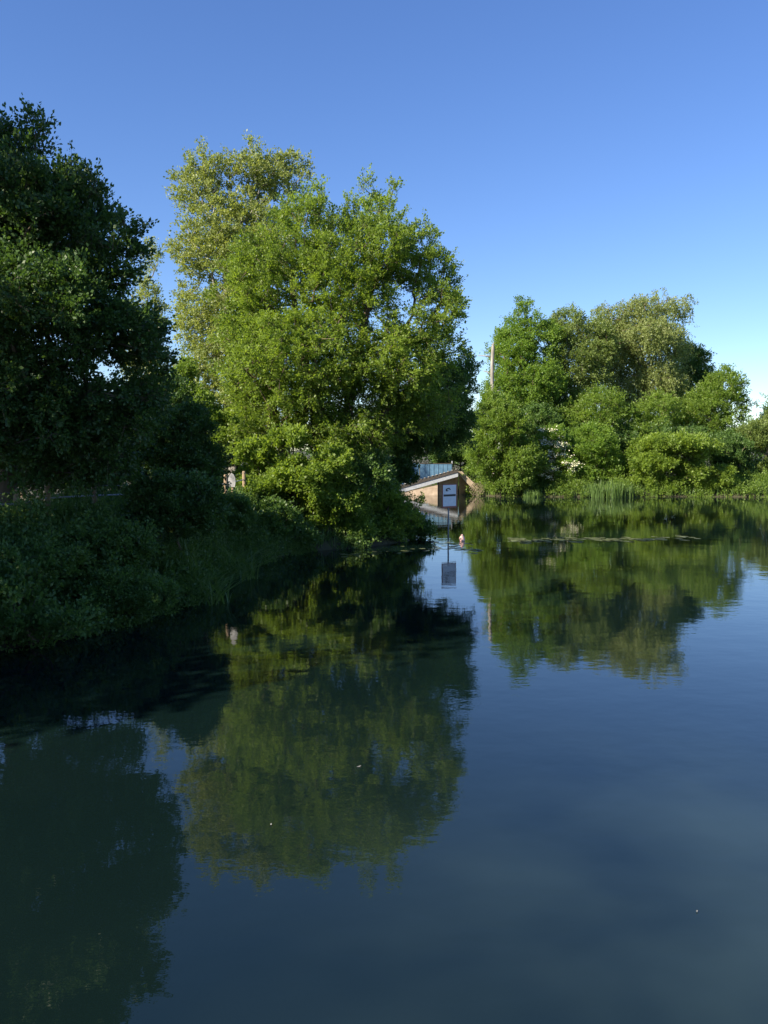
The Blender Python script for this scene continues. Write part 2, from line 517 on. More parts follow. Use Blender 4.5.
def ground_z(X, Y):
    X = np.asarray(X, dtype=float); Y = np.asarray(Y, dtype=float)
    d = sdist(X, Y)
    left = np.clip((6.0 - X) / 6.0, 0, 1) * np.clip((40 - Y) / 6, 0, 1)
    H = 0.75 + 0.9 * left
    W = 2.6 - 0.6 * left
    t = np.clip(d / W, 0, 1); bank = H * (t * t * (3 - 2 * t)) * 1.0 + 0.10 * np.clip(d * 3, 0, 1)
    under = -1.4 * np.clip(-d / 1.2, 0, 1)
    z = np.where(d > 0, bank + 0.12 * vnoise(X, Y, 0.5, 3) * np.clip(d, 0, 1), under)
    far = np.clip((np.hypot(X, Y) - 110) / 300, 0, 1)
    return z + far * 1.5

def terrain():
    xs = np.concatenate([[-1500, -800, -400, -200, -120, -80, -60], np.arange(-45, 50.1, 0.4), [55, 60, 64, 70, 80, 100, 150, 300, 600, 1500]])
    ys = np.concatenate([[-1500, -600, -250, -120, -60, -41, -30, -20, -10, -4], np.arange(0, 84.1, 0.4), [90, 100, 120, 150, 200, 300, 500, 900, 1800]])
    X, Y = np.meshgrid(xs, ys)
    Z = ground_z(X, Y)
    V = np.stack([X.ravel(), Y.ravel(), Z.ravel()], axis=1)
    nx = len(xs); ny = len(ys)
    i = np.arange(nx - 1)[None, :] + np.arange(ny - 1)[:, None] * nx
    Fq = np.stack([i, i + 1, i + nx + 1, i + nx], axis=2).reshape(-1, 4)
    tag(np_mesh("ground", V, Fq, M_soil, smooth=True), kind="structure")
    W = np.array([(-70, -45, 0), (70, -45, 0), (70, 70, 0), (-70, 70, 0)], dtype=float)
    tag(np_mesh("water", W, np.array([[0, 1, 2, 3]]), M_water), kind="structure")
terrain()

def gz(x, y):
    return float(ground_z(np.array([x]), np.array([y]))[0])

def on_ground(px, D):
    x = (px - 384) / F * D
    return (x, D, max(gz(x, D), 0.02))

# ------------------------------------------------------------------ trees
# large dark tree on the near left bank
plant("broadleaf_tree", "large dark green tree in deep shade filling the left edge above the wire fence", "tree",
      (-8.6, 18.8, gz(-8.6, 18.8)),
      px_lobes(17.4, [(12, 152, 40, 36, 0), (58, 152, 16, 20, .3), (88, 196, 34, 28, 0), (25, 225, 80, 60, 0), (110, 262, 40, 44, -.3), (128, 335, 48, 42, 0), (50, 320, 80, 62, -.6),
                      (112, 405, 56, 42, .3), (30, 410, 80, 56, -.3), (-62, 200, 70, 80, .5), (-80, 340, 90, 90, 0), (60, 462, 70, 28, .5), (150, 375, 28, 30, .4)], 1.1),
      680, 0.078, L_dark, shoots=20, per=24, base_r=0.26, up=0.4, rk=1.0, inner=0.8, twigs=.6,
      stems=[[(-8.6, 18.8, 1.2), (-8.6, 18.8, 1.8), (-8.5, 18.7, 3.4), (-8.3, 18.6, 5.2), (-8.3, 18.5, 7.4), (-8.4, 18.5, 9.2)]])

# lime green multi-stem tree in the middle
cb = (-2.5, 32.3, gz(-2.5, 32.3))
plant("broadleaf_tree", "tall bright green multi-stemmed tree at the water's edge in the middle, left side sunlit", "tree", cb,
      px_lobes(32.0, [(368, 222, 26, 40, .5), (392, 218, 16, 26, 0), (312, 232, 40, 38, 0), (412, 262, 34, 38, .5), (345, 285, 58, 48, 0), (352, 232, 22, 26, 1), (438, 278, 22, 32, .5), (380, 250, 38, 36, -.5),
                      (266, 282, 42, 50, 0), (248, 330, 34, 40, 0), (434, 312, 34, 32, 0), (300, 362, 72, 54, -.6), (392, 365, 60, 50, 0), (270, 418, 42, 36, 0), (345, 428, 60, 34, 0), (420, 405, 40, 36, .6),
                      (445, 350, 22, 26, 0), (252, 380, 32, 34, 0), (350, 465, 40, 18, .6),
                      (372, 188, 9, 17), (390, 194, 8, 17), (404, 206, 8, 16), (352, 198, 8, 14), (325, 196, 11, 14), (298, 202, 11, 14), (276, 222, 11, 15), (250, 246, 10, 16), (428, 232, 9, 14), (442, 248, 8, 14),
                      (456, 268, 9, 12), (467, 296, 9, 11), (462, 332, 11, 12), (218, 300, 9, 14), (455, 385, 14, 12)], 1.0),
      1150, 0.080, L_lime, shoots=15, per=20, base_r=0.22, up=0.5, rk=0.95, inner=0.52, twigs=.5, outw=.9,
      stems=[[(-2.61, 32.20, 0.20), (-2.52, 32.10, 1.40), (-2.48, 31.90, 3.59), (-2.79, 31.80, 5.75), (-3.25, 31.90, 8.10), (-3.52, 32.00, 9.90)],
             [(-2.25, 32.30, 0.20), (-2.07, 32.20, 1.79), (-1.62, 32.20, 3.95), (-1.08, 32.20, 6.65), (-0.54, 32.30, 9.36), (-0.36, 32.40, 11.70)],
             [(-1.98, 32.00, 0.20), (-1.71, 31.90, 1.20), (-0.81, 31.80, 3.23), (0.27, 31.80, 5.39), (1.08, 31.90, 7.74)],
             [(-2.88, 32.00, 0.20), (-3.25, 31.80, 1.70), (-3.97, 31.60, 3.77), (-4.33, 31.60, 6.20)]])

# pale airy tree behind it
plant("poplar_tree", "tall pale airy tree rising behind the left shoulder of the bright green tree", "tree", (-7.3, 40.5, gz(-7.3, 40.5)),
      px_lobes(40.5, [(200, 188, 30, 36), (222, 168, 20, 20), (256, 178, 36, 30), (290, 180, 26, 28), (196, 250, 28, 36), (240, 245, 50, 50), (195, 318, 24, 40), (232, 330, 50, 50),
                    (196, 388, 30, 40), (240, 400, 40, 40)], 1.0),
      700, 0.105, L_pale, bark=M_bark_pale, shoots=12, per=16, base_r=0.3, up=0.1, rk=0.9, inner=0.8)
plant("poplar_tree", "slim pale tree glimpsed in the gap right of the large dark tree", "tree", on_ground(150, 54),
      px_lobes(54, [(152, 262, 12, 28), (150, 310, 18, 36), (146, 365, 24, 40)]),
      150, 0.12, L_pale, bark=M_bark_pale, shoots=9, per=11, base_r=0.2, rk=1.0)

# trees and shrubs filling the left bank behind the fence
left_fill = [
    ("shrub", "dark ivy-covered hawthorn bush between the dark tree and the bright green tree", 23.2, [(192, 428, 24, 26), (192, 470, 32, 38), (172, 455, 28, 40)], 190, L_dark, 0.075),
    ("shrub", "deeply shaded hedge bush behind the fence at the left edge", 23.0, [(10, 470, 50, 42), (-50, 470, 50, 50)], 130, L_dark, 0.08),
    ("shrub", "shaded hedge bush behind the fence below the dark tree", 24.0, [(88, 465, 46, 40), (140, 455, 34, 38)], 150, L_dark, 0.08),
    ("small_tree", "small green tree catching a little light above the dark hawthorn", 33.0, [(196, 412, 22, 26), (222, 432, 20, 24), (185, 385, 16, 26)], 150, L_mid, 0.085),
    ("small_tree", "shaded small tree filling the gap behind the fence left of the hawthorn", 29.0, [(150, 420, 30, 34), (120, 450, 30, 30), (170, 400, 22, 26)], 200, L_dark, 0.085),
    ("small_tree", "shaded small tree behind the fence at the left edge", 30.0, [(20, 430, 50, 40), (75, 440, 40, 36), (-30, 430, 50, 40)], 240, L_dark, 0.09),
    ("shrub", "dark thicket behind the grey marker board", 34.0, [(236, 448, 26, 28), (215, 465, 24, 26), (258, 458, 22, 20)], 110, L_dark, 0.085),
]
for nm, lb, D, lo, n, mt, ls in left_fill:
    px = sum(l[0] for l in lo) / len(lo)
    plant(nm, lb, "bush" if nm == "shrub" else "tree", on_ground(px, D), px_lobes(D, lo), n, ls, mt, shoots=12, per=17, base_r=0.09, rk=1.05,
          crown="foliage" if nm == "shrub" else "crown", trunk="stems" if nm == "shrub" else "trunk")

# shrubs in front of and around the central tree
mid_fill = [
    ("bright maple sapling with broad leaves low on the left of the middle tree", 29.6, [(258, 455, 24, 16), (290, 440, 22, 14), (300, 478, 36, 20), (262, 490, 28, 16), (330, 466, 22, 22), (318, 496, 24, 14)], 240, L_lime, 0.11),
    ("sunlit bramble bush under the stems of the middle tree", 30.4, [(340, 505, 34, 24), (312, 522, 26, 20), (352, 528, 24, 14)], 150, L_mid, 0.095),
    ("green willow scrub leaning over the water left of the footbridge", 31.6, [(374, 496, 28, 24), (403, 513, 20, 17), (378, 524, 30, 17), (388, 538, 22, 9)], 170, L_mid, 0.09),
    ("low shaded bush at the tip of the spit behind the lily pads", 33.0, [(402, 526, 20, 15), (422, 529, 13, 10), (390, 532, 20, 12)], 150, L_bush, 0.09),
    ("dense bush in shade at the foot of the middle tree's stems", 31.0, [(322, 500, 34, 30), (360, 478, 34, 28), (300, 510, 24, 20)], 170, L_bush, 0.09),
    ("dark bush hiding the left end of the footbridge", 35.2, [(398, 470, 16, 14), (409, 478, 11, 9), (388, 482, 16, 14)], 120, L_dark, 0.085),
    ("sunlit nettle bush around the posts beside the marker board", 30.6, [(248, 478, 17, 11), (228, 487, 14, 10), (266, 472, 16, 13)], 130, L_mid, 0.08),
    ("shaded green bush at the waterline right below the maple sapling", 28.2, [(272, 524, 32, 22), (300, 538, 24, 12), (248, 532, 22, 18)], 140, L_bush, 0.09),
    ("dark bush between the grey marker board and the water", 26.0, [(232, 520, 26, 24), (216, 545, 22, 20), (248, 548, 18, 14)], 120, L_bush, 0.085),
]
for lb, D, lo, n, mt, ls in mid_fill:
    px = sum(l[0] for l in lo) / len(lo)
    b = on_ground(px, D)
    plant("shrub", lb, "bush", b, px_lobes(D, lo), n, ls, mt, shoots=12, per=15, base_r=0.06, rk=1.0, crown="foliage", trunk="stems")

# shaded bushes on the near left bank, overhanging the water
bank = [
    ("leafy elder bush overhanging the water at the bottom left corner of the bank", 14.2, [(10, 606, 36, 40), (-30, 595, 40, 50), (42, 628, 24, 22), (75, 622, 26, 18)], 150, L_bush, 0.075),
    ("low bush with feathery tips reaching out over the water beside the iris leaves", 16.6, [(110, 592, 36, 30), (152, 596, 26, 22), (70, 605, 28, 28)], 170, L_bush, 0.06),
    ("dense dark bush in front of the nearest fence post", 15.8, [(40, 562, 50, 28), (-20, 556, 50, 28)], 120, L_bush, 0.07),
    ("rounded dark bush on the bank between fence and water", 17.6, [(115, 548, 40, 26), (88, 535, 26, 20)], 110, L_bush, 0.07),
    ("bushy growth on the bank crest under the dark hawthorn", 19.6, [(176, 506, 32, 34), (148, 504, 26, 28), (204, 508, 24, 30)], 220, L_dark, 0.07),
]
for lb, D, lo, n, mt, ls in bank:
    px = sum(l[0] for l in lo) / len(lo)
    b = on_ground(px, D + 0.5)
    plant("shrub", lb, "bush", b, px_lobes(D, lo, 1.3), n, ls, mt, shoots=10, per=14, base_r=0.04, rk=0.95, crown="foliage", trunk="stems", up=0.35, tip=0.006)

# dark trees beyond the bridge
plant("broadleaf_tree", "dark shaded tree with low branches reaching right behind the middle tree towards the snag", "tree", on_ground(368, 38.5),
      px_lobes(36.5, [(448, 392, 28, 32), (434, 422, 36, 32), (466, 368, 16, 18), (458, 425, 20, 26), (410, 430, 30, 34)]), 420, 0.085, L_bush, shoots=12, per=16, base_r=0.16, rk=1.05)
far = [
    ("broadleaf_tree", "tall fresh green ash tree with a pointed top beside the bare snag", 70, [(523, 318, 14, 22), (533, 334, 14, 22), (509, 336, 13, 20), (514, 352, 26, 28), (532, 385, 34, 30), (548, 340, 15, 22), (505, 390, 22, 26), (497, 402, 14, 18)], 470, L_fresh, 0.13, {}),
    ("broadleaf_tree", "grey-green tree between the pointed ash and the pale willow", 72, [(566, 332, 24, 24), (578, 365, 32, 32), (558, 398, 32, 30), (596, 345, 22, 26)], 420, L_grey, 0.13, {}),
    ("willow_tree", "large pale brownish willow with drooping shoots, tallest on the far bank", 75, [(610, 312, 22, 18), (650, 305, 30, 15), (680, 306, 18, 14), (636, 335, 44, 24), (612, 352, 28, 30), (655, 372, 32, 28), (672, 340, 20, 18), (630, 385, 28, 28)], 560, L_willow, 0.13, dict(hang=1.5, up=-.05)),
    ("broadleaf_tree", "dark green round-topped tree behind the right shoulder of the willow", 80, [(690, 362, 20, 20), (698, 390, 24, 26), (680, 400, 22, 24)], 260, L_bush, 0.14, {}),
    ("broadleaf_tree", "mid green tree sloping down at the right end of the far clump", 72, [(722, 392, 24, 22), (702, 416, 32, 24), (738, 410, 13, 16), (712, 440, 34, 18)], 330, L_mid, 0.13, {}),
    ("broadleaf_tree", "shadowed green tree filling the gap under the willow crown", 69, [(598, 415, 34, 28), (640, 430, 26, 26), (572, 430, 28, 26), (660, 412, 24, 22)], 330, L_mid, 0.13, {}),
    ("shrub", "rounded yellow-green bush nearest the brick abutment on the far bank", 62.5, [(500, 424, 28, 26), (486, 452, 22, 26), (518, 462, 26, 24), (508, 482, 22, 11), (491, 404, 13, 14)], 430, L_mid, 0.12, {}),
    ("shrub", "dark understorey bush behind the elder on the far bank", 68, [(540, 425, 26, 22), (560, 440, 22, 24), (525, 440, 22, 20)], 220, L_bush, 0.14, {}),
    ("shrub", "dark understorey bush in the shadow between the bright bush and the sycamore", 68, [(622, 448, 24, 26), (640, 470, 20, 18), (655, 440, 22, 18), (690, 440, 26, 14)], 260, L_bush, 0.14, {}),
    ("shrub", "dark bush rising behind the right end of the footbridge", 69, [(462, 452, 16, 15), (445, 456, 18, 12), (474, 462, 14, 18)], 170, L_bush, 0.13, {}),
    ("shrub", "elder bush dotted with cream blossom on the far bank", 64, [(553, 445, 18, 20), (560, 470, 18, 20), (545, 475, 14, 16)], 230, L_fresh, 0.12, {}),
    ("shrub", "bright green bush right of the blossoming elder", 65, [(592, 448, 26, 24), (585, 474, 22, 16), (612, 466, 16, 18)], 250, L_fresh, 0.13, {}),
    ("small_tree", "low light green sycamore leaning over the water on the far bank", 63.5, [(672, 446, 36, 11), (655, 462, 26, 14), (645, 478, 16, 12), (694, 450, 24, 12), (690, 474, 20, 16), (668, 482, 18, 10)], 300, L_lime, 0.17, dict(droop=.1)),
    ("shrub", "small pale green bush at the waterline right of the sycamore", 63, [(722, 478, 13, 14), (708, 486, 12, 8)], 90, L_lime, 0.13, {}),
    ("shrub", "dark bush between the sycamore and the right-hand scrub", 66, [(728, 452, 22, 20), (740, 474, 16, 16)], 150, L_bush, 0.13, {}),
    ("shrub", "olive green scrub at the right edge of the photograph", 67, [(756, 438, 18, 18), (775, 430, 18, 22), (756, 472, 20, 18), (785, 465, 22, 22)], 280, L_grey, 0.13, {}),
    ("broadleaf_tree", "small rounded tree top cut by the right edge above the scrub", 84, [(775, 418, 14, 14), (790, 410, 22, 22), (770, 440, 24, 18), (805, 440, 26, 22)], 200, L_mid, 0.15, {}),
    ("broadleaf_tree", "green tree on the far bank outside the right edge", 70, [(830, 400, 40, 40), (860, 440, 40, 40), (900, 420, 50, 50)], 200, L_mid, 0.22, {}),
]
elder = None
for nm, lb, D, lo, n, mt, ls, kw in far:
    px = sum(l[0] for l in lo) / len(lo)
    b = on_ground(px, D)
    r, P, R = plant(nm, lb, "bush" if nm == "shrub" else "tree", b, px_lobes(D, lo), n, ls, mt, shoots=13, per=16, base_r=0.07 if nm == "shrub" else 0.26, rk=1.0,
              crown="foliage" if nm == "shrub" else "crown", trunk="stems" if nm == "shrub" else "trunk", tip=0.016, **kw)
    if "elder bush dotted" in lb: elder = (r, P, R, b)

# cream flower heads of the elder
def blossoms(r, P, R, b):
    rng = np.random.default_rng(5)
    front = P[(P[:, 1] < P[:, 1].mean() + 0.2)]
    C = front[rng.choice(len(front), min(55, len(front)), replace=False)] + np.array([-0.1, -0.35, 0.15])
    vs = []; fs = []
    for c in C:
        k = rng.integers(40, 70); rr = rng.uniform(0.12, 0.24)
        p = c + rng.normal(size=(k, 3)) * np.array([rr, rr * .7, rr * .5])
        V, Q = leaf_quads(rng, p, rng.normal(size=(k, 3)), np.full(k, 0.10), 0.48, 0.6)
        fs.append(Q + sum(len(v) for v in vs)); vs.append(V)
    np_mesh("blossom", np.concatenate(vs), np.concatenate(fs), M_petal, r, origin=b)
blossoms(*elder)

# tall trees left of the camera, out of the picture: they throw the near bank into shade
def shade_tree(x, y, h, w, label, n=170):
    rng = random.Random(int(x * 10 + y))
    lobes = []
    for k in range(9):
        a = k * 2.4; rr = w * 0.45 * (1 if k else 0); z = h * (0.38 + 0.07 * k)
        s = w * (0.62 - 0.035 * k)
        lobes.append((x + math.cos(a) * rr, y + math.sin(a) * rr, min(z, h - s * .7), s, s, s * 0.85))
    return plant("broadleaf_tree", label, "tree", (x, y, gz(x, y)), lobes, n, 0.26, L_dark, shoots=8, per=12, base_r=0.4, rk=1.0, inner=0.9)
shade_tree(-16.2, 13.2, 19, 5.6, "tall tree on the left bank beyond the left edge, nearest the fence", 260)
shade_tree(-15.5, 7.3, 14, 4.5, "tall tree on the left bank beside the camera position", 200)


# bare broken trunk beside the ash
def snag():
    b = on_ground(493, 66)
    r = empty("dead_tree", b, "bare broken pale trunk standing left of the pointed ash tree", "tree")
    bm = bmesh.new()
    top = at(492.5, 347, 66)
    n = 9; path = []; rad = []
    for i in range(n):
        t = i / (n - 1)
        path.append((b[0] + (top[0] - b[0]) * t + 0.05 * math.sin(i * 1.7) - b[0], 0.04 * math.cos(i * 2.1), (top[2] - b[2]) * t))
        rad.append(0.19 - 0.06 * t)
    path.append((path[-1][0] + 0.03, 0, path[-1][2] + 0.35)); rad.append(0.03)
    add_tube(bm, path, rad, 10)
    bm_obj("trunk", bm, M_bark_pale, r, True)
    for h, dx, dz in ((0.93, -1.1, .12), (0.80, -.7, .35), (0.66, .6, .4)):
        bm = bmesh.new(); z = (top[2] - b[2]) * h
        add_tube(bm, [(path[int(h * 8)][0], 0, z), (path[int(h * 8)][0] + dx * .5, .1, z + dz * .7), (path[int(h * 8)][0] + dx, .15, z + dz)], [0.07, 0.045, 0.02], 6)
        bm_obj("branch", bm, M_bark_pale, r, True)
snag()

# far-off wood closing the horizon
def far_wood():
    rng = np.random.default_rng(77)
    vs = []; fs = []; ts = []; m = 0
    for px in np.arange(-500, 1500, 5):
        D = rng.uniform(118, 135)
        c = np.array(at(px + rng.uniform(-5, 5), 450, D)); c[2] = rng.uniform(1.5, 7.0)
        if px > 735: c[2] *= 1.15
        C = c + rng.normal(size=(7, 3)) * np.array([1.6, 1.6, 1.3]); C[:, 2] = np.abs(C[:, 2])
        V, Q, t, _ = sprays(rng, C, np.full(7, 1.3), unit(rng.normal(size=(7, 3))), 6, 8, 0.34)
        vs.append(V); fs.append(Q + m); ts.append(t); m += len(V)
    tag(np_mesh("distant_wood", np.concatenate(vs), np.concatenate(fs), L_bush, tint=np.concatenate(ts)),
        "low dark belt of distant trees closing the horizon", "wood", kind="stuff")
far_wood()

# ------------------------------------------------------------------ undergrowth and grass on the banks
def ground_cover():
    rng = np.random.default_rng(31)
    # herbs: small leafy sprays hugging the banks
    def cover(name, label, box, n, dmin, dmax, h, L, mat, cat):
        X = rng.uniform(box[0], box[1], n * 6); Y = rng.uniform(box[2], box[3], n * 6)
        d = sdist(X, Y); k = (d > dmin) & (d < dmax) & (vnoise(X, Y, 2.2, 21) + rng.normal(0, .15, len(X)) > -0.22); X = X[k][:n]; Y = Y[k][:n]; d = d[k][:n]
        Z = ground_z(X, Y)
        hh = h * rng.uniform(0.3, 1.0, len(X)) * np.clip(0.85 + 0.9 * vnoise(X, Y, 1.4, 22), 0.35, 1.6)
        C = np.stack([X, Y, Z + hh * 0.5], axis=1)
        V, Q, t, _ = sprays(rng, C, hh, unit(rng.normal(size=C.shape) * .6 + np.array([0, 0, 1.])), 5, 8, L, up=0.6)
        t = np.clip(t + 0.15 * vnoise(np.repeat(X, 40), np.repeat(Y, 40), 1.2, 9), 0, 1)
        tag(np_mesh(name, V, Q, mat, tint=t), label, cat, kind="stuff")
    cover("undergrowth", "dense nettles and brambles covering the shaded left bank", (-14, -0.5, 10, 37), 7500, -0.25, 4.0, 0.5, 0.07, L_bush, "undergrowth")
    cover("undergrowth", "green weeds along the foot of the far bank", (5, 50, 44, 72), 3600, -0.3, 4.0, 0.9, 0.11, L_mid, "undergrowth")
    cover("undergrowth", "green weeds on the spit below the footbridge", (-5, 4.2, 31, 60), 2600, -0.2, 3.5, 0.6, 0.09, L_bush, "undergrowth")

    def grass(name, label, box, n, dmin, dmax, h, mat, lean=0.35, w=0.012):
        X = rng.uniform(box[0], box[1], n * 6); Y = rng.uniform(box[2], box[3], n * 6)
        d = sdist(X, Y); k = (d > dmin) & (d < dmax); X = X[k][:n]; Y = Y[k][:n]
        blades(name, label, np.stack([X, Y, ground_z(X, Y)], axis=1), h, mat, lean, w)
    def blades(name, label, B, h, mat, lean, w):
        V, Q, t = blade_mesh(rng, B, h, lean, w)
        tag(np_mesh(name, V, Q, mat, tint=t), label, "grass", kind="stuff")
    grass("grass", "long grass along the crest and slope of the left bank", (-14, -0.5, 10, 36), 9000, 0.1, 4.5, 0.6, L_reed)
    grass("grass", "rough grass on the far bank behind the waterline", (4, 45, 44, 70), 6000, 0.1, 3.0, 0.7, L_reed, w=0.025)

def blade_mesh(rng, B, h, lean, w):
    n = len(B)
    a = rng.uniform(0, 2 * np.pi, n); H = h * rng.uniform(0.45, 1.15, n); ln = lean * H * rng.uniform(0.2, 1.4, n)
    dr = np.stack([np.cos(a), np.sin(a), np.zeros(n)], axis=1)
    sd_ = np.stack([-np.sin(a + .6), np.cos(a + .6), np.zeros(n)], axis=1)
    lv = np.array([0, .35, .7, 1.0]); ww = np.array([1, .9, .6, .06])
    V = np.empty((n, 8, 3))
    for i, (t, k) in enumerate(zip(lv, ww)):
        p = B + dr * (ln * t ** 2)[:, None] + np.array([0, 0, 1.0]) * (H * (t - 0.22 * lean * t ** 3))[:, None]
        V[:, 2 * i] = p - sd_ * w * k; V[:, 2 * i + 1] = p + sd_ * w * k
    q = np.array([[0, 1, 3, 2], [2, 3, 5, 4], [4, 5, 7, 6]])
    Q = (np.arange(n)[:, None, None] * 8 + q[None]).reshape(-1, 4)
    return V.reshape(-1, 3), Q, np.repeat(np.clip(rng.normal(.5, .2, n), 0, 1), 3)
ground_cover()

# iris and reed clumps
def reed(name, label, x, y, r, n, h, w, lean, mat, seed, flowers=0):
    rng = np.random.default_rng(seed)
    z = max(gz(x, y), -0.15)
    a = rng.uniform(0, 6.28, n); rr = r * np.sqrt(rng.uniform(0, 1, n))
    B = np.stack([x + rr * np.cos(a) * 1.3, y + rr * np.sin(a), np.full(n, z)], axis=1)
    root = empty(name, (x, y, z), label, "waterside plant")
    V, Q, t = blade_mesh(rng, B, h, lean, w)
    np_mesh("leaves", V, Q, mat, root, tint=t, origin=(x, y, z))
    for k in range(flowers):
        b = B[rng.integers(0, n)]
        c = b + np.array([0, -.1, h * rng.uniform(.8, 1.0)])
        V, Q = leaf_quads(rng, np.repeat(c[None], 6, 0), rng.normal(size=(6, 3)), np.full(6, 0.09), .4, .5)
        np_mesh("flower", V, Q, M_yellow, root, origin=(x, y, z))
for i, (px, D, rad, h, lb, fl) in enumerate([
        (196, 18.9, .55, 1.15, "dark clump of sword-shaped iris leaves leaning over the water on the near bank", 0),
        (165, 19.6, .6, 1.3, "tall iris clump with a few yellow flowers behind the leaning leaves", 3),
        (228, 22.5, .6, 1.1, "shaded reed clump on the bank below the dark hawthorn", 0),
        (262, 27.5, .5, .9, "small reed clump at the waterline below the marker board", 0)]):
    x = (px - 384) / F * D
    reed("iris_clump", lb, x, D, rad, 110, h, 0.022, 1.0, L_reed, 50 + i, fl)
for i, (px, D, rad, h, lb) in enumerate([
        (606, 61.4, .95, 1.45, "tall upright green reeds in the middle of the far waterline"),
        (590, 61.8, .5, .9, "short reeds at the left side of the tall far reeds"),
        (624, 61.8, .6, 1.0, "short reeds at the right side of the tall far reeds"),
        (532, 61.6, .5, .7, "low reeds at the far waterline left of the blossoming elder")]):
    x = (px - 384) / F * D
    reed("reed_clump", lb, x, D, rad, 300, h, 0.022, 0.16, L_reed, 60 + i)

# ------------------------------------------------------------------ fence on the left bank
def fence():
    pts = [(-8.9, 14.4), (-8.25, 16.0), (-7.70, 17.35), (-7.39, 18.2), (-6.85, 19.6), (-6.25, 21.4), (-5.85, 23.3), (-5.5, 25.2), (-5.2, 27.2), (-4.88, 28.9), (-4.58, 30.9), (-4.3, 32.6)]
    r = empty("wire_fence", (pts[0][0], pts[0][1], gz(*pts[0])), "wooden post fence with a pale rail and thin wires atop the left bank", "fence")
    o = Vector(r.location)
    tops = []
    for i, (x, y) in enumerate(pts):
        z0 = gz(x, y); zt = 2.72 + 0.05 * math.sin(i * 2.3)
        bm = bmesh.new()
        rad = 0.062 + 0.004 * math.sin(i)
        add_tube(bm, [(x - o.x, y - o.y, z0 - .2 - o.z), (x - o.x + .01, y - o.y, (z0 + zt) / 2 - o.z), (x - o.x + .015 * math.sin(i), y - o.y, zt - .03 - o.z), (x - o.x + .015 * math.sin(i), y - o.y, zt - o.z)], [rad, rad * .96, rad * .95, rad * .7], 10)
        bm_obj("post", bm, M_wood, r, False)
        tops.append(Vector((x, y, zt)) - o)
    for nm, dz, rd, mt in (("rail", -.30, .020, M_grey_paint), ("wire", -.06, .006, M_steel), ("wire", -.55, .005, M_steel)):
        bm = bmesh.new(); path = []
        for a, b in zip(tops, tops[1:]):
            for k in range(4):
                t = k / 4
                path.append(a.lerp(b, t) + Vector((0, -0.06, dz - (0.02 * math.sin(t * math.pi) if nm == "wire" else 0))))
        path.append(tops[-1] + Vector((0, -.06, dz)))
        add_tube(bm, path, [rd] * len(path), 6)
        bm_obj(nm, bm, mt, r)
fence()

# grey marker board with a pointed top
def marker():
    p = at(232, 480, 26.6); z0 = gz(p[0], p[1])
    r = empty("marker_board", (p[0], p[1], z0), "small grey board with a pointed top on a post by the fence", "sign", rz=-.25)
    bm = bmesh.new(); add_box(bm, (0, .03, (p[2] - z0) / 2), (.06, .05, p[2] - z0), bevel=.006); bm_obj("post", bm, M_wood, r)
    bm = bmesh.new(); w = .125; c = p[2] - z0
    pts = [(-w * .8, 0, c - .22), (w * .8, 0, c - .22), (w, 0, c - .1), (w, 0, c + .05), (w * .55, 0, c + .17), (0, 0, c + .23), (-w * .55, 0, c + .17), (-w, 0, c + .05), (-w, 0, c - .1)]
    add_prism(bm, [Vector(q) for q in pts], (0, -.02, 0)); bm_obj("board", bm, M_steel, r)
marker()

# ------------------------------------------------------------------ sign standing in the water
def sign():
    D = 34.0; p = at(449, 496, D)
    base = (p[0], p[1], 0.0)
    r = empty("warning_sign", base, "white sign with red border and black bar on a grey pole standing in the water", "sign", rz=math.radians(36))
    pole = bmesh.new(); add_tube(pole, [(0, .03, -1.3), (0, .03, p[2] + .45)], [.032, .032], 12); bm_obj("pole", pole, M_steel, r, True)
    c = p[2]; w = .77; h = .98
    bm = bmesh.new(); add_box(bm, (0, -.02, c), (w, .025, h), bevel=.008); bm_obj("back_panel", bm, M_red, r)
    bm = bmesh.new(); add_box(bm, (0, -.036, c + .02), (w - .07, .006, h - .11)); face = bm_obj("face", bm, M_white, r)
    bm = bmesh.new(); add_box(bm, (0, -.041, c + .03), (w - .12, .004, .085)); bm_obj("bar", bm, M_black, face)
    bm = bmesh.new()   # the small dark pictogram top left
    for (x, z, sx, sz) in ((-.17, .25, .07, .10), (-.12, .30, .06, .05), (-.04, .31, .09, .05), (.02, .27, .06, .04), (-.10, .22, .05, .04)):
        add_box(bm, (x, -.041, c + z), (sx, .004, sz))
    bm_obj("pictogram", bm, M_black, face)
    for z in (.32, -.32):
        bm = bmesh.new(); add_box(bm, (0, .005, c + z), (.16, .022, .05)); add_tube(bm, [(0, .03, c + z - .02), (0, .03, c + z + .02)], [.042, .042], 12); bm_obj("bracket", bm, M_steel, r)
sign()

def buoy():
    x, y = wpt(462, 541)
    r = empty("mooring_buoy", (x, y, 0), "small faded pink buoy with a thin rod floating right of the sign pole", "buoy")
    bm = bmesh.new()
    add_tube(bm, [(0, 0, z) for z in (-.1, -.04, .02, .08, .13, .18, .23, .26)], [.04, .09, .11, .115, .10, .07, .045, .03], 16)
    bm_obj("float", bm, M_pink, r, True)
    bm = bmesh.new(); add_tube(bm, [(0, 0, .2), (.01, 0, .85)], [.009, .006], 6); bm_obj("rod", bm, M_dark_timber, r)
buoy()

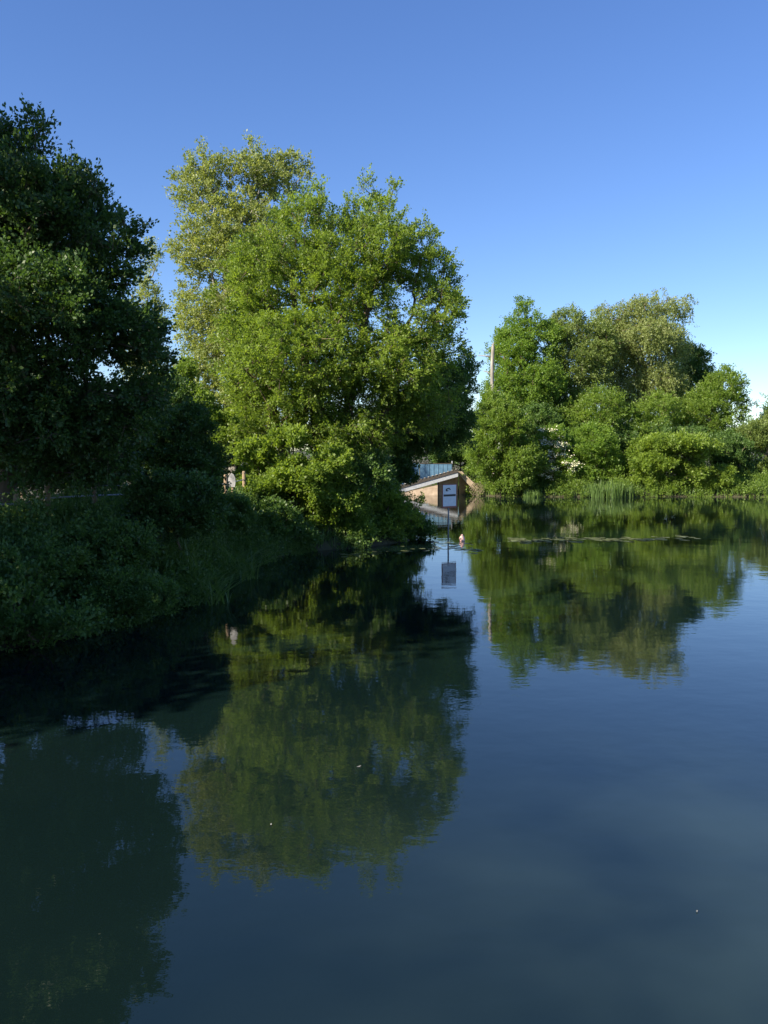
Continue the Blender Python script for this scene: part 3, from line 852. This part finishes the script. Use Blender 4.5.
# ------------------------------------------------------------------ footbridge and brick abutment
def bridge():
    D = 64.0
    def q(px, py, dD=0): return Vector(at(px, py, D + dD))
    o = q(402, 489); o.z = 0
    r = empty("footbridge", tuple(o), "small footbridge with pale grey girder and blue side sheets rising to the right", "bridge")
    a = q(372, 498); b = q(458, 473.5)
    ax = Vector((b.x - a.x, 0, b.z - a.z))
    def strip(name, z0, z1, y0, y1, mat, xa=0.0, xb=1.0):
        bm = bmesh.new()
        p0 = a + ax * xa - o; p1 = a + ax * xb - o
        add_prism(bm, [Vector((p0.x, y0, p0.z + z0)), Vector((p1.x, y0, p1.z + z0)), Vector((p1.x, y0, p1.z + z1)), Vector((p0.x, y0, p0.z + z1))], (0, y1 - y0, 0))
        return bm_obj(name, bm, mat, r)
    strip("girder", -.24, .10, 0, .14, M_grey_paint)
    strip("girder", -.24, .10, 1.8, 1.94, M_grey_paint)
    strip("deck", .104, .16, -.06, 2.0, M_dark_timber)
    strip("kick_board", .164, .36, .02, .07, M_dark_timber)
    for k in range(22):
        t = (k + .5) / 22
        p = a + ax * t - o
        bm = bmesh.new(); add_box(bm, (p.x, .02, p.z + .385), (.12, .12, .05), bevel=.01); bm_obj("stud", bm, M_stone, r)
    zt = q(430, 464, 2).z
    for x0, x1, z1 in ((0.02, .56, zt + .08), (.57, .95, zt)):
        p0 = a + ax * x0 - o; p1 = a + ax * x1 - o
        bm = bmesh.new()
        add_prism(bm, [Vector((p0.x, 1.97, p0.z + .2)), Vector((p1.x, 1.97, p1.z + .2)), Vector((p1.x, 1.97, z1)), Vector((p0.x, 1.97, z1))], (0, .04, 0))
        for k in range(1, 7):                      # pressed ribs of the sheet
            t = k / 7; p = p0.lerp(p1, t)
            add_box(bm, (p.x, 1.955, (p.z + .25 + z1) / 2), (.05, .028, z1 - p.z - .3))
        sheet = bm_obj("side_sheet", bm, M_blue, r)
        bm = bmesh.new(); add_box(bm, ((p0.x + p1.x) / 2, 1.99, z1 + .035), (p1.x - p0.x + .02, .09, .06)); bm_obj("rail", bm, M_dark_timber, sheet)
    for px, top in ((413, 445), (406, 456), (452, 461)):
        p = q(px, top, 2.1) - o
        bm = bmesh.new(); add_box(bm, (p.x, 2.08, p.z / 2 + .4), (.09, .08, p.z - .8), bevel=.01); bm_obj("post", bm, M_grey_paint, r)
bridge()

def abutment():
    D = 64.2
    def q(px, py, dD=0): return Vector(at(px, py, D + dD))
    o = q(450, 494); o.z = 0
    r = empty("brick_abutment", tuple(o), "brown brick abutment with sloping wing wall beneath the right end of the footbridge", "wall")
    def wall(name, pts, d, mat):
        bm = bmesh.new(); add_prism(bm, [Vector(p) - o for p in pts], d); return bm_obj(name, bm, mat, r)
    # face turned to the right, away from the sun: built as a block whose front recedes
    x0 = q(439, 494).x; x1 = q(459, 494).x; x2 = q(481, 494).x
    zt = q(439, 481.5).z; zr = q(459, 475).z
    wall("wall", [Vector((x0, D + .1, -.8)), Vector((x1, D + .9, -.8)), Vector((x1, D + .9, zr)), Vector((x0, D + .1, zt))], (0, 2.4, 0), M_brick)
    # wing wall falling to the waterline, set at an angle
    a = q(459, 474, .9); b = q(480, 491, 3.2)
    wall("wing_wall", [Vector((a.x, a.y, -.8)), Vector((b.x, b.y, -.8)), Vector((b.x, b.y, b.z)), Vector((a.x, a.y, a.z))], (.34, .42, 0), M_brick)
    wall("coping", [q(456, 471.5, .3), q(462, 471.5, .3), q(484, 492.5, .3), q(477.5, 494, .3)], (.1, .5, 0), M_sand)
    p1 = q(405, 494, 0); p2 = q(437.5, 494, 0)
    r2 = empty("brick_pier", (q(426, 494).x, D - .15, 0), "sunlit pale brick pier under the left part of the footbridge", "wall")
    o2 = Vector(r2.location)
    bm = bmesh.new()
    add_prism(bm, [p - o2 for p in (Vector((p1.x, D - .15, -.8)), Vector((p2.x, D - .15, -.8)), Vector((p2.x, D - .15, q(437, 485).z)), Vector((p1.x, D - .15, q(405, 492).z)))], (0, .5, 0))
    bm_obj("wall", bm, M_sand_brick, r2)
    c = q(477, 489.5, -1.0)
    r3 = empty("timber_lattice", (c.x, c.y, 0), "weathered timber lattice standing at the waterline right of the brick abutment", "trellis")
    an = math.radians(50)
    for sgn in (1, -1):
        for k in range(-3, 4):
            d = Vector((math.cos(an) * sgn, .1, math.sin(an))); m = Vector((math.sin(an) * sgn * k * .17, 0, c.z - math.cos(an) * k * .17))
            L = .85 - abs(k) * .10
            bm = bmesh.new(); add_tube(bm, [m - d * L * .55, m + d * L * .55], [.03, .03], 5); bm_obj("slat", bm, M_bark, r3)
abutment()

# ------------------------------------------------------------------ lily pads and floating bits
def lily():
    rng = random.Random(9)
    proto = []
    for k in range(4):
        bm = bmesh.new(); n = 18; a0 = rng.uniform(0, 6); gap = .35
        top = [bm.verts.new((0, 0, .006))]
        for i in range(n + 1):
            t = a0 + gap / 2 + (2 * math.pi - gap) * i / n
            rr = 1.0 + .05 * math.sin(3 * t + k)
            top.append(bm.verts.new((rr * math.cos(t), rr * math.sin(t), .010 + .012 * max(0, math.sin(2 * t + k)))))
        for i in range(1, n + 1):
            bm.faces.new((top[0], top[i], top[i + 1]))
        me = bpy.data.meshes.new("lily_pad"); 
        ret = bmesh.ops.solidify(bm, geom=bm.faces[:], thickness=.004)
        bm.to_mesh(me); bm.free(); me.materials.append(M_pad)
        proto.append(me)
    bands = [
        ("pale lily pad floating in the long thin row before the far bank", "lily pads in a row before the far bank", [(510, 541, 700, 538, 74, 2.6), (590, 539, 650, 541, 24, 1.4)], .20),
        ("lily pad floating around the sign pole and the pink buoy", "lily pads around the sign pole", [(440, 546, 482, 552, 22, 3.0), (430, 541, 475, 545, 14, 1.8)], .12),
        ("lily pad floating in the shade below the middle tree's bank", "lily pads in the shade of the middle tree", [(335, 556, 440, 548, 34, 3.5)], .11),
    ]
    for lb, gp, segs, R0 in bands:
        for (x0, y0, x1, y1, n, dy) in segs:
            for i in range(n):
                t = rng.random()
                px = x0 + (x1 - x0) * t; py = y0 + (y1 - y0) * t + rng.gauss(0, dy * .5)
                x, y = wpt(px, py)
                o = bpy.data.objects.new("lily_pad", rng.choice(proto))
                SC.collection.objects.link(o)
                s = R0 * rng.uniform(.6, 1.3)
                o.location = (x, y, rng.uniform(0.0, .004)); o.scale = (s, s, s); o.rotation_euler = (0, 0, rng.uniform(0, 6.28))
                tag(o, lb, "lily pad", gp)
lily()

def floats():
    rng = random.Random(3)
    for k, (px, py, s, lb) in enumerate([(359, 767, .032, "white feather floating on the dark reflection of the middle tree"), (271, 825, .022, "tiny white feather floating left of and nearer than the larger feather"),
                                         (697, 912, .016, "small pale leaf floating on the open water at the lower right")]):
        x, y = wpt(px, py)
        bm = bmesh.new()
        n = 9; up = []; dn = []
        for i in range(n):
            t = i / (n - 1); w = s * .35 * math.sin(math.pi * (0.08 + .9 * t)) ; z = .006 + s * .35 * (t - .5) ** 2
            up.append(bm.verts.new((s * (2 * t - 1), w, z))); dn.append(bm.verts.new((s * (2 * t - 1), -w, z)))
        for i in range(n - 1): bm.faces.new((up[i], up[i + 1], dn[i + 1], dn[i]))
        bmesh.ops.solidify(bm, geom=bm.faces[:], thickness=.003)
        o = bm_obj("feather" if k < 2 else "floating_leaf", bm, M_feather)
        o.location = (x, y, 0.002); o.rotation_euler = (0, 0, rng.uniform(0, 3))
        tag(o, lb, "feather" if k < 2 else "leaf")
floats()
